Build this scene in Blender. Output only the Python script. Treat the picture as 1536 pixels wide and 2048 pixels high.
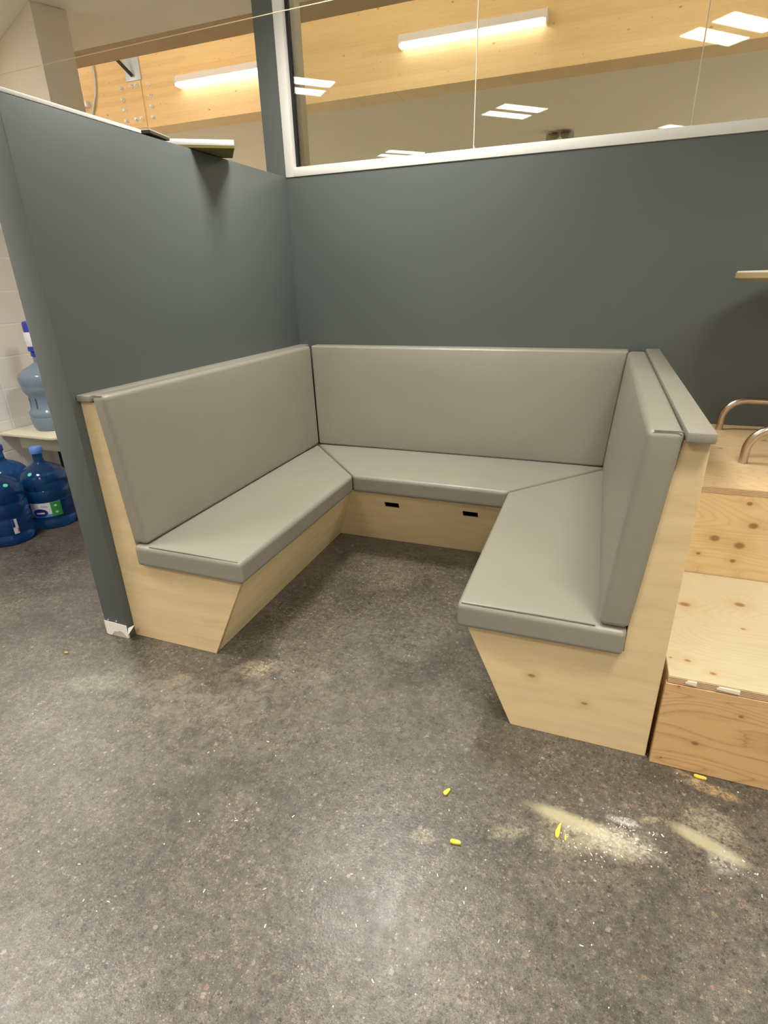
import bpy, bmesh, math, random
from mathutils import Vector, Matrix
random.seed(7)
for o in list(bpy.data.objects):
    bpy.data.objects.remove(o, do_unlink=True)
SC = bpy.context.scene
COL = SC.collection
S = 0.9                      # survey units -> metres

# ------------------------------------------------------------------ camera
cam_d = bpy.data.cameras.new('camera')
cam = bpy.data.objects.new('camera', cam_d)
COL.objects.link(cam)
R_ = Vector((0.93628455, 0.3503677, -0.02477318))
U_ = Vector((-0.11488662, 0.3721339, 0.92104149))
F_ = Vector((-0.33192213, 0.85951081, -0.38867578))
m = Matrix((R_, U_, -F_)).transposed().to_4x4()
m.translation = Vector((1.888393719, -3.402171078, 1.507567307)) * S
cam.matrix_world = m
cam_d.sensor_fit = 'HORIZONTAL'
cam_d.sensor_width = 36
cam_d.lens = 1100.05 / 1536 * 36
cam_d.clip_start = 0.02
SC.camera = cam

# ------------------------------------------------------------------ world, exposure, light strengths
w = bpy.data.worlds.new('world'); SC.world = w; w.use_nodes = True
w.node_tree.nodes['Background'].inputs[0].default_value = (1.0, 0.93, 0.82, 1)
w.node_tree.nodes['Background'].inputs[1].default_value = 0.15
SC.view_settings.view_transform = 'Standard'
SC.view_settings.look = 'None'
SC.view_settings.gamma = 1
SC.view_settings.exposure = 0.32
SC.view_settings.use_curve_mapping = False
TROFFER = 13.0      # lens radiance
DOWN = 27.0        # watts of downlight per troffer
SPREAD = 128       # its beam, degrees
STRIP = 3.6
STRIP_ADDED = 42.0  # radiance of the strips added on the nearer beam
FAR = 9.0  # lens radiance of the added far troffers
FARDOWN = 34.0  # watts per added far troffer
LIGHTCOL = (1.0, 0.95, 0.86)

# ------------------------------------------------------------------ material helpers
MATS = {}
class NT:
    def __init__(s, name):
        s.m = bpy.data.materials.new(name); s.m.use_nodes = True
        s.t = s.m.node_tree; s.n = s.t.nodes; s.l = s.t.links
        s.b = s.n['Principled BSDF']; s.out = s.n['Material Output']
        MATS[name] = s.m
    def node(s, typ, **kw):
        nd = s.n.new(typ)
        for k, v in kw.items():
            setattr(nd, k, v)
        return nd
    def link(s, a, b): s.l.new(a, b)
    def set(s, **kw):
        for k, v in kw.items():
            k = k.replace('_', ' ')
            if isinstance(v, tuple) and len(v) == 3: v = (*v, 1)
            s.b.inputs[k].default_value = v
    def coord(s, scale=(1, 1, 1), world=False, rot=(0, 0, 0)):
        if world: src = s.node('ShaderNodeNewGeometry').outputs['Position']
        else: src = s.node('ShaderNodeTexCoord').outputs['Object']
        mp = s.node('ShaderNodeMapping'); mp.inputs['Scale'].default_value = scale; mp.inputs['Rotation'].default_value = rot
        s.link(src, mp.inputs['Vector']); return mp.outputs[0]
    def noise(s, vec, scale, detail=4, rough=.55, dist=0):
        n = s.node('ShaderNodeTexNoise'); n.inputs['Scale'].default_value = scale
        n.inputs['Detail'].default_value = detail; n.inputs['Roughness'].default_value = rough; n.inputs['Distortion'].default_value = dist
        s.link(vec, n.inputs['Vector']); return n.outputs['Fac']
    def vor(s, vec, scale, feature='F1'):
        n = s.node('ShaderNodeTexVoronoi'); n.feature = feature; n.inputs['Scale'].default_value = scale
        s.link(vec, n.inputs['Vector']); return n
    def ramp(s, fac, stops, interp='LINEAR'):
        r = s.node('ShaderNodeValToRGB'); r.color_ramp.interpolation = interp
        e = r.color_ramp.elements
        while len(e) < len(stops): e.new(.5)
        for i, (p, c) in enumerate(stops):
            e[i].position = p
            e[i].color = (*c, 1) if isinstance(c, tuple) else (c, c, c, 1)
        s.link(fac, r.inputs[0]); return r.outputs[0]
    def mix(s, fac, a, b, mode='MIX'):
        x = s.node('ShaderNodeMix', data_type='RGBA', blend_type=mode)
        for sock, v in ((x.inputs[0], fac), (x.inputs[6], a), (x.inputs[7], b)):
            if isinstance(v, (int, float)): sock.default_value = v
            elif isinstance(v, tuple): sock.default_value = (*v, 1) if len(v) == 3 else v
            else: s.link(v, sock)
        return x.outputs[2]
    def math(s, op, a, b=0.0, c=None, clamp=False):
        x = s.node('ShaderNodeMath', operation=op); x.use_clamp = clamp
        for i, v in enumerate((a, b) if c is None else (a, b, c)):
            if isinstance(v, (int, float)): x.inputs[i].default_value = v
            else: s.link(v, x.inputs[i])
        return x.outputs[0]
    def bump(s, h, strength=.2, dist=.002):
        b = s.node('ShaderNodeBump'); b.inputs['Strength'].default_value = strength; b.inputs['Distance'].default_value = dist
        s.link(h, b.inputs['Height']); s.link(b.outputs[0], s.b.inputs['Normal'])
    def blob(s, vec, c, rad, soft=.35, wob=0.0, ang=0.0, wobscale=12):
        """0..1 mask of an ellipse (world metres) with a wobbly outline"""
        mp = s.node('ShaderNodeMapping', vector_type='TEXTURE')
        mp.inputs['Location'].default_value = c
        mp.inputs['Rotation'].default_value = (0, 0, ang)
        mp.inputs['Scale'].default_value = rad
        s.link(vec, mp.inputs['Vector'])
        ln = s.node('ShaderNodeVectorMath', operation='LENGTH'); s.link(mp.outputs[0], ln.inputs[0])
        d = ln.outputs['Value']
        if wob:
            n = s.noise(vec, wobscale, 6, .65)
            d = s.math('ADD', d, s.math('MULTIPLY', s.math('SUBTRACT', n, .5), wob))
        mr = s.node('ShaderNodeMapRange'); mr.inputs['From Min'].default_value = 1 - soft; mr.inputs['From Max'].default_value = 1 + soft
        mr.inputs['To Min'].default_value = 1; mr.inputs['To Max'].default_value = 0
        s.link(d, mr.inputs['Value'])
        if wob > .9:
            return s.math('MULTIPLY', mr.outputs[0], s.ramp(s.noise(vec, wobscale * 2.2, 5, .7, .6), [(.40, .08), (.60, 1.0)]))
        return mr.outputs[0]

def plain(name, col, rough=.5, metal=0.0, **kw):
    t = NT(name); t.set(Base_Color=col, Roughness=rough, Metallic=metal, **kw)
    v = t.coord()
    t.bump(t.noise(v, 180, 3), .06, .001)
    return t.m
def emis(name, col, strength):
    t = NT(name); t.set(Base_Color=(.8, .8, .8), Emission_Color=col, Emission_Strength=strength); return t.m

# painted wall
def paint(name, col, rough=.48, bump=.12):
    t = NT(name); v = t.coord()
    n = t.noise(v, 2.2, 4)
    c = t.mix(t.math('MULTIPLY', n, .35), col, tuple(x * .82 for x in col))
    t.link(c, t.b.inputs['Base Color']); t.set(Roughness=rough)
    t.bump(t.noise(v, 260, 3), bump, .0008)
    return t.m
M_GREY = paint('charcoal_green_paint', (.097, .114, .111), .42)
M_BEIGE = paint('beige_paint', (.76, .69, .57), .75)
M_CEIL = paint('ceiling_paint', (.72, .67, .56), .85)
M_BOUNCE_FLOOR = paint('pale_bounce_floor', (.66, .60, .50), .7)
M_TRIM = paint('white_trim_paint', (.74, .75, .72), .4)
M_WHITE = plain('white_metal', (.72, .72, .74), .35)
M_ROOM = paint('pale_room_paint', (.74, .70, .62), .8)
M_BLACK = plain('black_rubber', (.008, .008, .009), .5)
M_CREAM = plain('cream_laminate', (.72, .68, .52), .35)
M_APRON = plain('grey_green_apron', (.55, .54, .42), .5)
M_CHROME = plain('brushed_chrome', (.60, .51, .44), .26, 1.0)
M_STEEL = plain('galvanised_steel', (.50, .60, .72), .42, .35)
M_BLUE = plain('blue_plastic', (.03, .05, .42), .35)
M_LBLUE = plain('light_blue_cap', (.10, .24, .66), .4)
M_PUMPW = plain('white_plastic', (.82, .80, .84), .35)
M_TEAL = plain('teal_sticker', (.10, .55, .46), .5)
M_LABEL = plain('white_label', (.62, .64, .68), .5)
M_LNAVY = plain('navy_ink', (.008, .015, .16), .5)
M_LGREEN = plain('green_ink', (.03, .26, .06), .5)
M_LSKY = plain('sky_blue_ink', (.03, .26, .62), .5)
M_LGREY = plain('grey_ink', (.25, .28, .33), .5)
M_RED = plain('red_ink', (.5, .05, .05), .5)
M_YELLOW = plain('yellow_foam', (.78, .58, .06), .7)
M_CRUMB = plain('white_plaster_crumb', (.72, .70, .62), .8)
M_PAPER = plain('torn_white_paper', (.74, .70, .66), .8)
M_GYPS = plain('exposed_gypsum', (.46, .44, .36), .9)
M_DKWOOD = plain('dark_red_wood', (.04, .018, .013), .5)
M_BOARDW = plain('white_board_face', (.74, .74, .72), .6)
M_OLIVE = plain('olive_board_back', (.17, .15, .035), .8)
M_DARK = plain('dark_board', (.05, .045, .03), .8)
M_EMG = plain('beige_fixture_plastic', (.32, .27, .18), .5)
M_TABLE_EDGE = plain('tan_table_edge', (.40, .31, .16), .5)
M_THREAD = plain('pale_string', (.75, .62, .42), .5)
M_TROF = emis('troffer_lens', LIGHTCOL, TROFFER)
M_FARL = emis('added_far_lens', LIGHTCOL, FAR)
M_STRIP = emis('strip_lens', (1.0, .96, .86), STRIP)
M_STRIP_ADDED = emis('added_strip_lens', (1.0, .95, .84), STRIP_ADDED)

# vinyl
def vinyl():
    t = NT('taupe_vinyl'); v = t.coord()
    n = t.noise(v, 5, 3)
    c = t.mix(n, (.220, .211, .173), (.250, .239, .194))
    t.link(c, t.b.inputs['Base Color'])
    t.link(t.math('ADD', t.math('MULTIPLY', t.noise(v, 60, 2), .08), .36), t.b.inputs['Roughness'])
    vv = t.vor(v, 420, 'DISTANCE_TO_EDGE')
    h = t.math('ADD', t.math('MULTIPLY', vv.outputs['Distance'], .6), t.math('MULTIPLY', t.noise(v, 9, 3), 2.5))
    t.bump(h, .16, .0016)
    return t.m
M_VINYL = vinyl()
M_SEAM = plain('dark_taupe_welt', (.17, .152, .122), .45)

# birch ply (end panels, seat fronts)
def birch(name, rot=(0, 0, 0), a=(.63, .485, .275), b=(.55, .405, .215), knots=()):
    t = NT(name); v = t.coord((1.0, 1.0, 7.0), True, rot)
    n1 = t.noise(v, 3.0, 5, .5, .6); n2 = t.noise(v, 22, 4, .6)
    f = t.math('ADD', t.math('MULTIPLY', n1, .8), t.math('MULTIPLY', n2, .25), clamp=True)
    c = t.ramp(f, [(.30, b), (.50, a), (.72, tuple(min(1, x * 1.1) for x in a))])
    wd = t.node('ShaderNodeNewGeometry').outputs['Position']
    for (p, r) in knots:
        c = t.mix(t.math('MULTIPLY', t.blob(wd, p, (r * 2.4, .2, r * 1.7), .6, .3, 0, 60), .35), c, (.42, .27, .11))
        c = t.mix(t.math('MULTIPLY', t.blob(wd, p, (r, .2, r * .5), .4, .3, 0, 80), .8), c, (.23, .12, .045))
    t.link(c, t.b.inputs['Base Color']); t.set(Roughness=.42)
    t.bump(n2, .06, .001)
    return t.m
K_ = lambda x, z: (x * S, -1.80 * S, z * S)
M_BIRCH = birch('birch_plywood', knots=((K_(1.80, .235), .011), (K_(1.98, .165), .009)))
M_BIRCHY = birch('birch_plywood_side', a=(.80, .65, .38), b=(.74, .57, .31))

# fir ply (steps)
def fir(name, a, b, knots=(), axis='z', gr=1.0, dust=0.0):
    t = NT(name)
    sc = {'z': (1.2, 1.2, 9.0), 'y': (1.2, 9.0, 1.2)}[axis]
    v = t.coord(sc, True)
    v2 = t.coord({'z': (1.3, 1.3, 4.6), 'y': (1.3, 4.6, 1.3)}[axis], True)
    ring = t.math('FRACT', t.math('ADD', t.math('MULTIPLY', t.noise(v2, 1.25, 1.0, .4, .5), 26), t.math('MULTIPLY', t.noise(v, 9, 3, .6), .7)))
    fine = t.noise(v, 30, 4, .6)
    mid_ = tuple((p + q) / 2 for p, q in zip(a, b))
    c = t.ramp(ring, [(.0, tuple(p * (1 - .30 * gr) for p in mid_)), (.10, mid_), (.35, a), (.8, a), (1, mid_)])
    c = t.mix(t.math('MULTIPLY', fine, .35), c, b)
    wd = t.node('ShaderNodeNewGeometry').outputs['Position']
    for (p, r) in knots:
        rad = (r * 2.6, .06, r * 2.0) if axis == 'z' else (r * 2.6, r * 2.0, .06)
        rad2 = (r, .06, r * .75) if axis == 'z' else (r, r * .75, .06)
        c = t.mix(t.math('MULTIPLY', t.blob(wd, p, rad, .7, .3, 0, 60), .3), c, (.40, .21, .07))
        c = t.mix(t.math('MULTIPLY', t.blob(wd, p, rad2, .35, .25, 0, 80), .85), c, (.24, .105, .035))
    if dust:
        dn = t.math('MULTIPLY', t.ramp(t.noise(wd, 9, 5, .6), [(.5, 0.0), (.75, 1.0)]), dust)
        c = t.mix(dn, c, (.58, .50, .34))
    t.link(c, t.b.inputs['Base Color']); t.set(Roughness=.6)
    t.bump(fine, .15, .001)
    return t.m
k_ = lambda x, y, z: (x * S, y * S, z * S)
M_FIR_FRONT = fir('fir_plywood_front', (.60, .39, .185), (.47, .27, .105), ((k_(2.24, -1.82, .325), .004), (k_(2.235, -1.82, .03), .004), (k_(2.32, -1.82, .12), .009), (k_(2.42, -1.82, .26), .006)), 'z', 1.0)
M_FIR_TREAD = fir('fir_plywood_tread', (.51, .445, .29), (.455, .38, .23), ((k_(2.30, -1.36, .355), .016), (k_(2.49, -1.30, .355), .015), (k_(2.285, -1.20, .355), .006), (k_(2.27, -1.72, .355), .008), (k_(2.335, -1.765, .355), .008), (k_(2.22, -1.72, .355), .004), (k_(2.47, -1.47, .355), .006)), 'y', .15, .3)
M_FIR_RISER = fir('fir_plywood_riser', (.68, .51, .28), (.60, .42, .20), ((k_(2.41, -1.08, .52), .015), (k_(2.53, -1.08, .59), .014), (k_(2.50, -1.08, .50), .016), (k_(2.49, -1.08, .43), .009), (k_(2.365, -1.08, .445), .007), (k_(2.50, -1.08, .68), .009)), 'z', .45)
M_FIR_DECK = fir('fir_plywood_deck', (.55, .41, .23), (.48, .33, .165), ((k_(2.48, -.5, .735), .01), (k_(2.7, -.3, .735), .012)), 'y', .5, .7)

# ply edge (thin dark/light veneer layers)
def plyedge():
    t = NT('plywood_edge'); v = t.coord((1, 1, 1), True)
    sx = t.node('ShaderNodeSeparateXYZ'); t.link(v, sx.inputs[0])
    w_ = t.math('FRACT', t.math('MULTIPLY', sx.outputs['Z'], 190))
    f = t.math('GREATER_THAN', t.math('ADD', w_, t.math('MULTIPLY', t.noise(v, 25, 3), .4)), .85)
    c = t.mix(f, (.58, .42, .24), (.22, .12, .075))
    t.link(c, t.b.inputs['Base Color']); t.set(Roughness=.75); return t.m
M_PLYEDGE = plyedge()

# glulam
def glulam(name='glulam_timber', tone=1.0):
    t = NT(name); v = t.coord((1, 1, 1), True)
    sx = t.node('ShaderNodeSeparateXYZ'); t.link(v, sx.inputs[0])
    lam = t.math('FLOOR', t.math('MULTIPLY', sx.outputs['Z'], 1 / .045))
    seg = t.math('FLOOR', t.math('ADD', t.math('MULTIPLY', sx.outputs['X'], .45), t.math('MULTIPLY', lam, .37)))
    cx = t.node('ShaderNodeCombineXYZ'); t.link(lam, cx.inputs[0]); t.link(seg, cx.inputs[1])
    wn = t.node('ShaderNodeTexWhiteNoise'); t.link(cx.outputs[0], wn.inputs[0])
    g = t.noise(t.coord((1.2, 1, 16), True), 5, 5, .6, .4)
    f = t.math('ADD', t.math('MULTIPLY', wn.outputs['Value'], .28), t.math('MULTIPLY', g, .6))
    c = t.ramp(f, [(.15, (.66, .47, .23)), (.5, (.74, .56, .30)), (.85, (.79, .64, .38))])
    k = t.vor(t.coord((3.0, 0.0, 5.2), True), 1.6)
    kd = t.ramp(k.outputs['Distance'], [(.035, 1.0), (.075, 0.0)])
    c = t.mix(t.math('MULTIPLY', kd, .75), c, (.30, .13, .04))
    k2 = t.vor(t.coord((6, 0, 9), True), 1.5)
    c = t.mix(t.math('MULTIPLY', t.ramp(k2.outputs['Distance'], [(.05, 1.0), (.10, 0.0)]), .4), c, (.36, .18, .06))
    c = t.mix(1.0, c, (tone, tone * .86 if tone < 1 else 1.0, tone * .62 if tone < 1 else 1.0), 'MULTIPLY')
    t.link(c, t.b.inputs['Base Color']); t.set(Roughness=.55); return t.m
M_GLULAM = glulam()
M_GLULAM_SHADED = glulam('shaded_timber', .52)  # glulam copy darkened; the underside's shade is put into its colour

# concrete block wall
def block():
    t = NT('painted_block'); 
    tc = t.node('ShaderNodeNewGeometry').outputs['Position']
    sx = t.node('ShaderNodeSeparateXYZ'); t.link(tc, sx.inputs[0])
    cx = t.node('ShaderNodeCombineXYZ'); t.link(sx.outputs['Y'], cx.inputs[0]); t.link(sx.outputs['Z'], cx.inputs[1])
    mp = t.node('ShaderNodeMapping'); mp.inputs['Location'].default_value = (.115, .050, 0); t.link(cx.outputs[0], mp.inputs['Vector'])
    b = t.node('ShaderNodeTexBrick'); b.offset = 0.0
    b.inputs['Scale'].default_value = 1; b.inputs['Brick Width'].default_value = .4; b.inputs['Row Height'].default_value = .2
    b.inputs['Mortar Size'].default_value = .006; b.inputs['Mortar Smooth'].default_value = .35
    b.inputs['Color1'].default_value = (.76, .74, .74, 1); b.inputs['Color2'].default_value = (.77, .74, .72, 1); b.inputs['Mortar'].default_value = (.84, .81, .79, 1)
    t.link(mp.outputs[0], b.inputs['Vector'])
    t.link(b.outputs['Color'], t.b.inputs['Base Color']); t.set(Roughness=.5)
    h = t.math('SUBTRACT', t.math('MULTIPLY', t.noise(tc, 90, 3), .15), b.outputs['Fac'])
    t.bump(h, .5, .004); return t.m
M_BLOCK = block()

# ground concrete floor with exposed aggregate
def floor_mat():
    t = NT('ground_aggregate_concrete'); v = t.coord((1, 1, 1), True)
    big = t.noise(v, 1.6, 5, .6, .3); mid = t.noise(v, 7, 5, .65)
    f = t.math('ADD', t.math('MULTIPLY', big, .6), t.math('MULTIPLY', mid, .4))
    c = t.ramp(f, [(.32, (.100, .092, .078)), (.5, (.142, .130, .108)), (.68, (.192, .178, .147))])
    # three sizes of stone
    for sc_, lo, hi, amt in ((70, .50, .70, .9), (120, .35, .6, .95), (230, .3, .6, .9)):
        wv = t.mix(.25, v, t.node('ShaderNodeTexNoise').outputs['Color'])
        k = t.vor(v, sc_)
        sp = t.node('ShaderNodeSeparateColor'); t.link(k.outputs['Color'], sp.inputs[0])
        ins = t.ramp(k.outputs['Distance'], [(.30, 1.0), (.50, 0.0)])
        pick = t.ramp(sp.outputs[0], [(lo, 0.0), (hi, 1.0)])
        tint = t.ramp(sp.outputs[1], [(0, (.040, .037, .034)), (.3, (.085, .074, .064)), (.55, (.19, .160, .128)), (.78, (.27, .245, .21)), (.93, (.31, .20, .15)), (1, (.48, .45, .39))])
        c = t.mix(t.math('MULTIPLY', t.math('MULTIPLY', ins, pick), amt * .8), c, tint)
    # fine grit
    gr = t.noise(v, 420, 2, .7)
    c = t.mix(1.0, c, t.ramp(gr, [(.3, .5), (.7, 1.6)]), 'MULTIPLY')
    # sparse dark pores
    pk = t.vor(v, 26)
    sp = t.node('ShaderNodeSeparateColor'); t.link(pk.outputs['Color'], sp.inputs[0])
    pore = t.math('MULTIPLY', t.ramp(pk.outputs['Distance'], [(.06, 1.0), (.11, 0.0)]), t.math('GREATER_THAN', sp.outputs[0], .62))
    c = t.mix(t.math('MULTIPLY', pore, .85), c, (.022, .020, .018))
    # sparse white specks
    wk = t.vor(v, 33)
    sp = t.node('ShaderNodeSeparateColor'); t.link(wk.outputs['Color'], sp.inputs[0])
    wh = t.math('MULTIPLY', t.ramp(wk.outputs['Distance'], [(.04, 1.0), (.07, 0.0)]), t.math('GREATER_THAN', sp.outputs[1], .72))
    c = t.mix(t.math('MULTIPLY', wh, .8), c, (.60, .57, .50))
    c = t.mix(1.0, c, (.52, .50, .475), 'MULTIPLY')
    c = t.mix(1.0, c, t.ramp(t.noise(v, 42, 4, .7), [(.3, .62), (.5, 1.0), (.7, 1.5)]), 'MULTIPLY')
    c = t.mix(1.0, c, t.ramp(t.noise(v, 4.5, 5, .6, .8), [(.35, .78), (.65, 1.25)]), 'MULTIPLY')
    # pale ragged drifts
    D = [((.75, -1.98), (.55, .10), .35, .30, (.34, .31, .25)), ((.30, -2.05), (.34, .12), -.1, .32, (.33, .32, .26)),
         ((.95, -1.62), (.5, .16), .75, .28, (.36, .34, .28)), ((1.35, -1.35), (.36, .09), .9, .22, (.36, .34, .28)),
         ((.55, -2.35), (.35, .2), .2, .25, (.34, .31, .26)), ((1.2, -2.0), (.5, .2), .3, .2, (.33, .31, .26))]
    for (p, r, a, amt, col) in D:
        c = t.mix(t.math('MULTIPLY', t.blob(v, (p[0] * S, p[1] * S, 0), (r[0] * S, r[1] * S, .1), .8, 1.6, a, 9), amt), c, tuple(q * .62 for q in col))
    # patched and sawdust stains
    P = [((.682, -1.83), (.085, .055), .5, .70, .95, (.46, .40, .27), 18),
         ((.42, -1.99), (.06, .03), .9, .5, 1.3, (.44, .40, .28), 25),
         ((.10, -2.12), (.14, .05), .3, .40, 1.8, (.42, .42, .34), 22),
         ((1.985, -2.136), (.125, .024), -.16, .85, .8, (.52, .47, .29), 20),
         ((2.03, -2.165), (.13, .045), -.10, .62, 1.8, (.60, .54, .36), 30),
         ((2.11, -2.155), (.09, .040), .0, .80, 2.2, (.66, .62, .50), 45),
         ((2.122, -2.083), (.045, .014), .0, .85, 1.8, (.66, .65, .60), 50),
         ((2.193, -2.052), (.030, .010), .5, .6, 1.2, (.56, .50, .34), 40),
         ((2.345, -2.082), (.095, .022), -.36, .85, .85, (.54, .49, .31), 26),
         ((2.36, -2.02), (.075, .065), .2, .60, 2.0, (.52, .48, .33), 34),
         ((2.375, -2.125), (.040, .030), .5, .60, 1.8, (.62, .60, .52), 45),
         ((2.38, -1.873), (.075, .022), -.2, .80, 1.3, (.62, .44, .22), 34),
         ((2.31, -1.838), (.04, .008), -.4, .7, 1.0, (.60, .44, .24), 34),
         ((1.57, -2.325), (.035, .022), .5, .5, 1.8, (.55, .50, .32), 45),
         ((-.10, -2.62), (.14, .16), .1, .55, 1.0, (.50, .46, .28), 14),
         ((1.80, -2.23), (.05, .025), .5, .50, 1.8, (.56, .52, .36), 40),
         ((1.945, -2.215), (.07, .035), .2, .45, 1.9, (.56, .52, .36), 40),
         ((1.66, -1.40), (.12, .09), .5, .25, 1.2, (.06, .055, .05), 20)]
    for (p, r, a, amt, wob, col, ws) in P:
        c = t.mix(t.math('MULTIPLY', t.blob(v, (p[0] * S, p[1] * S, 0), (r[0] * S, r[1] * S, .1), .35, wob, a, ws), amt), c, tuple(q * .66 for q in col))
    t.link(c, t.b.inputs['Base Color'])
    t.link(t.ramp(t.noise(v, 12, 5, .7), [(.3, .29), (.7, .44)]), t.b.inputs['Roughness'])
    t.set(Specular_IOR_Level=.55)
    h = t.math('ADD', t.noise(v, 140, 3), t.math('MULTIPLY', mid, .5))
    t.bump(h, .28, .0022)
    return t.m
M_FLOOR = floor_mat()

# glass and bottle plastics
def glass():
    t = NT('clear_glass')
    tr = t.node('ShaderNodeBsdfTransparent'); tr.inputs[0].default_value = (.93, .95, .93, 1)
    gl = t.node('ShaderNodeBsdfGlossy'); gl.inputs['Roughness'].default_value = .0
    gl.inputs['Color'].default_value = (1, 1, 1, 1)
    fr = t.node('ShaderNodeFresnel'); fr.inputs['IOR'].default_value = 1.52
    mx = t.node('ShaderNodeMixShader'); t.link(fr.outputs[0], mx.inputs[0]); t.link(tr.outputs[0], mx.inputs[1]); t.link(gl.outputs[0], mx.inputs[2])
    t.link(mx.outputs[0], t.out.inputs['Surface']); return t.m
M_GLASS = glass()
def bottle_mat(name, col, trans, rough=.12):
    t = NT(name); t.set(Base_Color=col, Roughness=rough, IOR=1.36); t.b.inputs['Transmission Weight'].default_value = trans
    return t.m
M_WATER = bottle_mat('blue_bottle_plastic', (.02, .13, .40), .80)
M_EMPTY = bottle_mat('pale_blue_bottle_plastic', (.30, .39, .50), .45, .18)
M_EMPTY2 = bottle_mat('mid_blue_bottle_plastic', (.07, .16, .36), .5, .2)

# ------------------------------------------------------------------ mesh helpers (all coordinates in survey units)
class MB:
    def __init__(s): s.v = []; s.f = []
    def add(s, vs, fs):
        n = len(s.v); s.v += [tuple(p) for p in vs]; s.f += [tuple(i + n for i in f) for f in fs]; return s
    def hexa(s, c):
        """8 corners: bottom 0-3 ccw, top 4-7"""
        return s.add(c, [(3, 2, 1, 0), (4, 5, 6, 7), (0, 1, 5, 4), (1, 2, 6, 5), (2, 3, 7, 6), (3, 0, 4, 7)])
    def box(s, x0, x1, y0, y1, z0, z1):
        return s.hexa([(x0, y0, z0), (x1, y0, z0), (x1, y1, z0), (x0, y1, z0), (x0, y0, z1), (x1, y0, z1), (x1, y1, z1), (x0, y1, z1)])
    def prism(s, a, b):
        """two matching outlines"""
        n = len(a)
        return s.add(list(a) + list(b), [tuple(range(n))[::-1], tuple(range(n, 2 * n))] + [(i, (i + 1) % n, n + (i + 1) % n, n + i) for i in range(n)])
    def tube(s, pts, r, n=12, caps=True):
        pts = [Vector(p) for p in pts]; rings = []
        up = Vector((0, 0, 1)); prev = None
        for i, p in enumerate(pts):
            t = (pts[min(i + 1, len(pts) - 1)] - pts[max(i - 1, 0)]).normalized()
            if prev is None:
                a = t.cross(up)
                if a.length < .1: a = t.cross(Vector((1, 0, 0)))
            else:
                a = prev - t * prev.dot(t)
            a.normalize(); b = t.cross(a); prev = a
            rr = r[i] if isinstance(r, (list, tuple)) else r
            rings.append([p + (a * math.cos(2 * math.pi * k / n) + b * math.sin(2 * math.pi * k / n)) * rr for k in range(n)])
        vs = [q for rg in rings for q in rg]; fs = []
        for i in range(len(rings) - 1):
            for k in range(n):
                fs.append((i * n + k, i * n + (k + 1) % n, (i + 1) * n + (k + 1) % n, (i + 1) * n + k))
        if caps: fs += [tuple(range(n))[::-1], tuple(range((len(rings) - 1) * n, len(rings) * n))]
        return s.add(vs, fs)
    def lathe(s, prof, c, n=40, cap=True):
        vs = []; fs = []
        for (r, z) in prof:
            for k in range(n):
                a = 2 * math.pi * k / n; vs.append((c[0] + r * math.cos(a), c[1] + r * math.sin(a), c[2] + z))
        for i in range(len(prof) - 1):
            for k in range(n):
                fs.append((i * n + k, i * n + (k + 1) % n, (i + 1) * n + (k + 1) % n, (i + 1) * n + k))
        if cap: fs += [tuple(range(n))[::-1], tuple(range((len(prof) - 1) * n, len(prof) * n))]
        return s.add(vs, fs)
    def pillow(s, c, r=.016, bulge=.004, n=9):
        """rounded, slightly crowned hexahedron from 8 corners"""
        c = [Vector(p) for p in c]
        L = [((c[1] - c[0]).length + (c[2] - c[3]).length) / 2, ((c[3] - c[0]).length + (c[7] - c[4]).length) / 2, ((c[4] - c[0]).length + (c[6] - c[2]).length) / 2]
        ax = []
        for l in L:
            rr = min(r, l * .45); h = l / 2
            fine = [-h + rr * (1 - math.cos(a)) for a in [0, .35, .7, 1.05, 1.4]]
            fine = [-h + rr * q for q in (0, .12, .3, .55, .8, 1.0)]
            mid = [-h + rr + (l - 2 * rr) * k / n for k in range(1, n)]
            ax.append(fine + mid + [-q for q in fine[::-1]])
        def warp(q):
            u, v, w_ = [q[i] / L[i] + .5 for i in range(3)]
            B = (c[0] * (1 - u) + c[1] * u) * (1 - v) + (c[3] * (1 - u) + c[2] * u) * v
            T = (c[4] * (1 - u) + c[5] * u) * (1 - v) + (c[7] * (1 - u) + c[6] * u) * v
            return B * (1 - w_) + T * w_
        idx = {}; vs = []
        def vert(i, j, k):
            key = (i, j, k)
            if key in idx: return idx[key]
            q = Vector((ax[0][i], ax[1][j], ax[2][k])); o = q.copy()
            inn = Vector([max(-L[a] / 2 + min(r, L[a] * .45), min(L[a] / 2 - min(r, L[a] * .45), q[a])) for a in range(3)])
            d = q - inn
            if d.length > 1e-9:
                m_ = max(abs(d[a]) for a in range(3)); rr = min(r, min(L) * .45)
                q = inn + d.normalized() * (m_ if m_ < rr else rr)
            for a in range(3):
                if abs(abs(o[a]) - L[a] / 2) < 1e-6:
                    b_, c_ = [x for x in range(3) if x != a]
                    fb = max(0, 1 - (2 * abs(o[b_]) / L[b_]) ** 4); fc = max(0, 1 - (2 * abs(o[c_]) / L[c_]) ** 4)
                    if L[b_] > .15 and L[c_] > .15: q[a] += math.copysign(bulge * fb * fc, o[a])
            idx[key] = len(vs); vs.append(warp(q)); return idx[key]
        N = [len(a) for a in ax]; fs = []
        for a in range(3):
            b_, c_ = (a + 1) % 3, (a + 2) % 3
            for side in (0, N[a] - 1):
                for i in range(N[b_] - 1):
                    for j in range(N[c_] - 1):
                        q = []
                        for (ii, jj) in ((i, j), (i + 1, j), (i + 1, j + 1), (i, j + 1)):
                            k = [0, 0, 0]; k[a] = side; k[b_] = ii; k[c_] = jj; q.append(vert(*k))
                        fs.append(tuple(q) if side else tuple(q[::-1]))
        return s.add(vs, fs)
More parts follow.
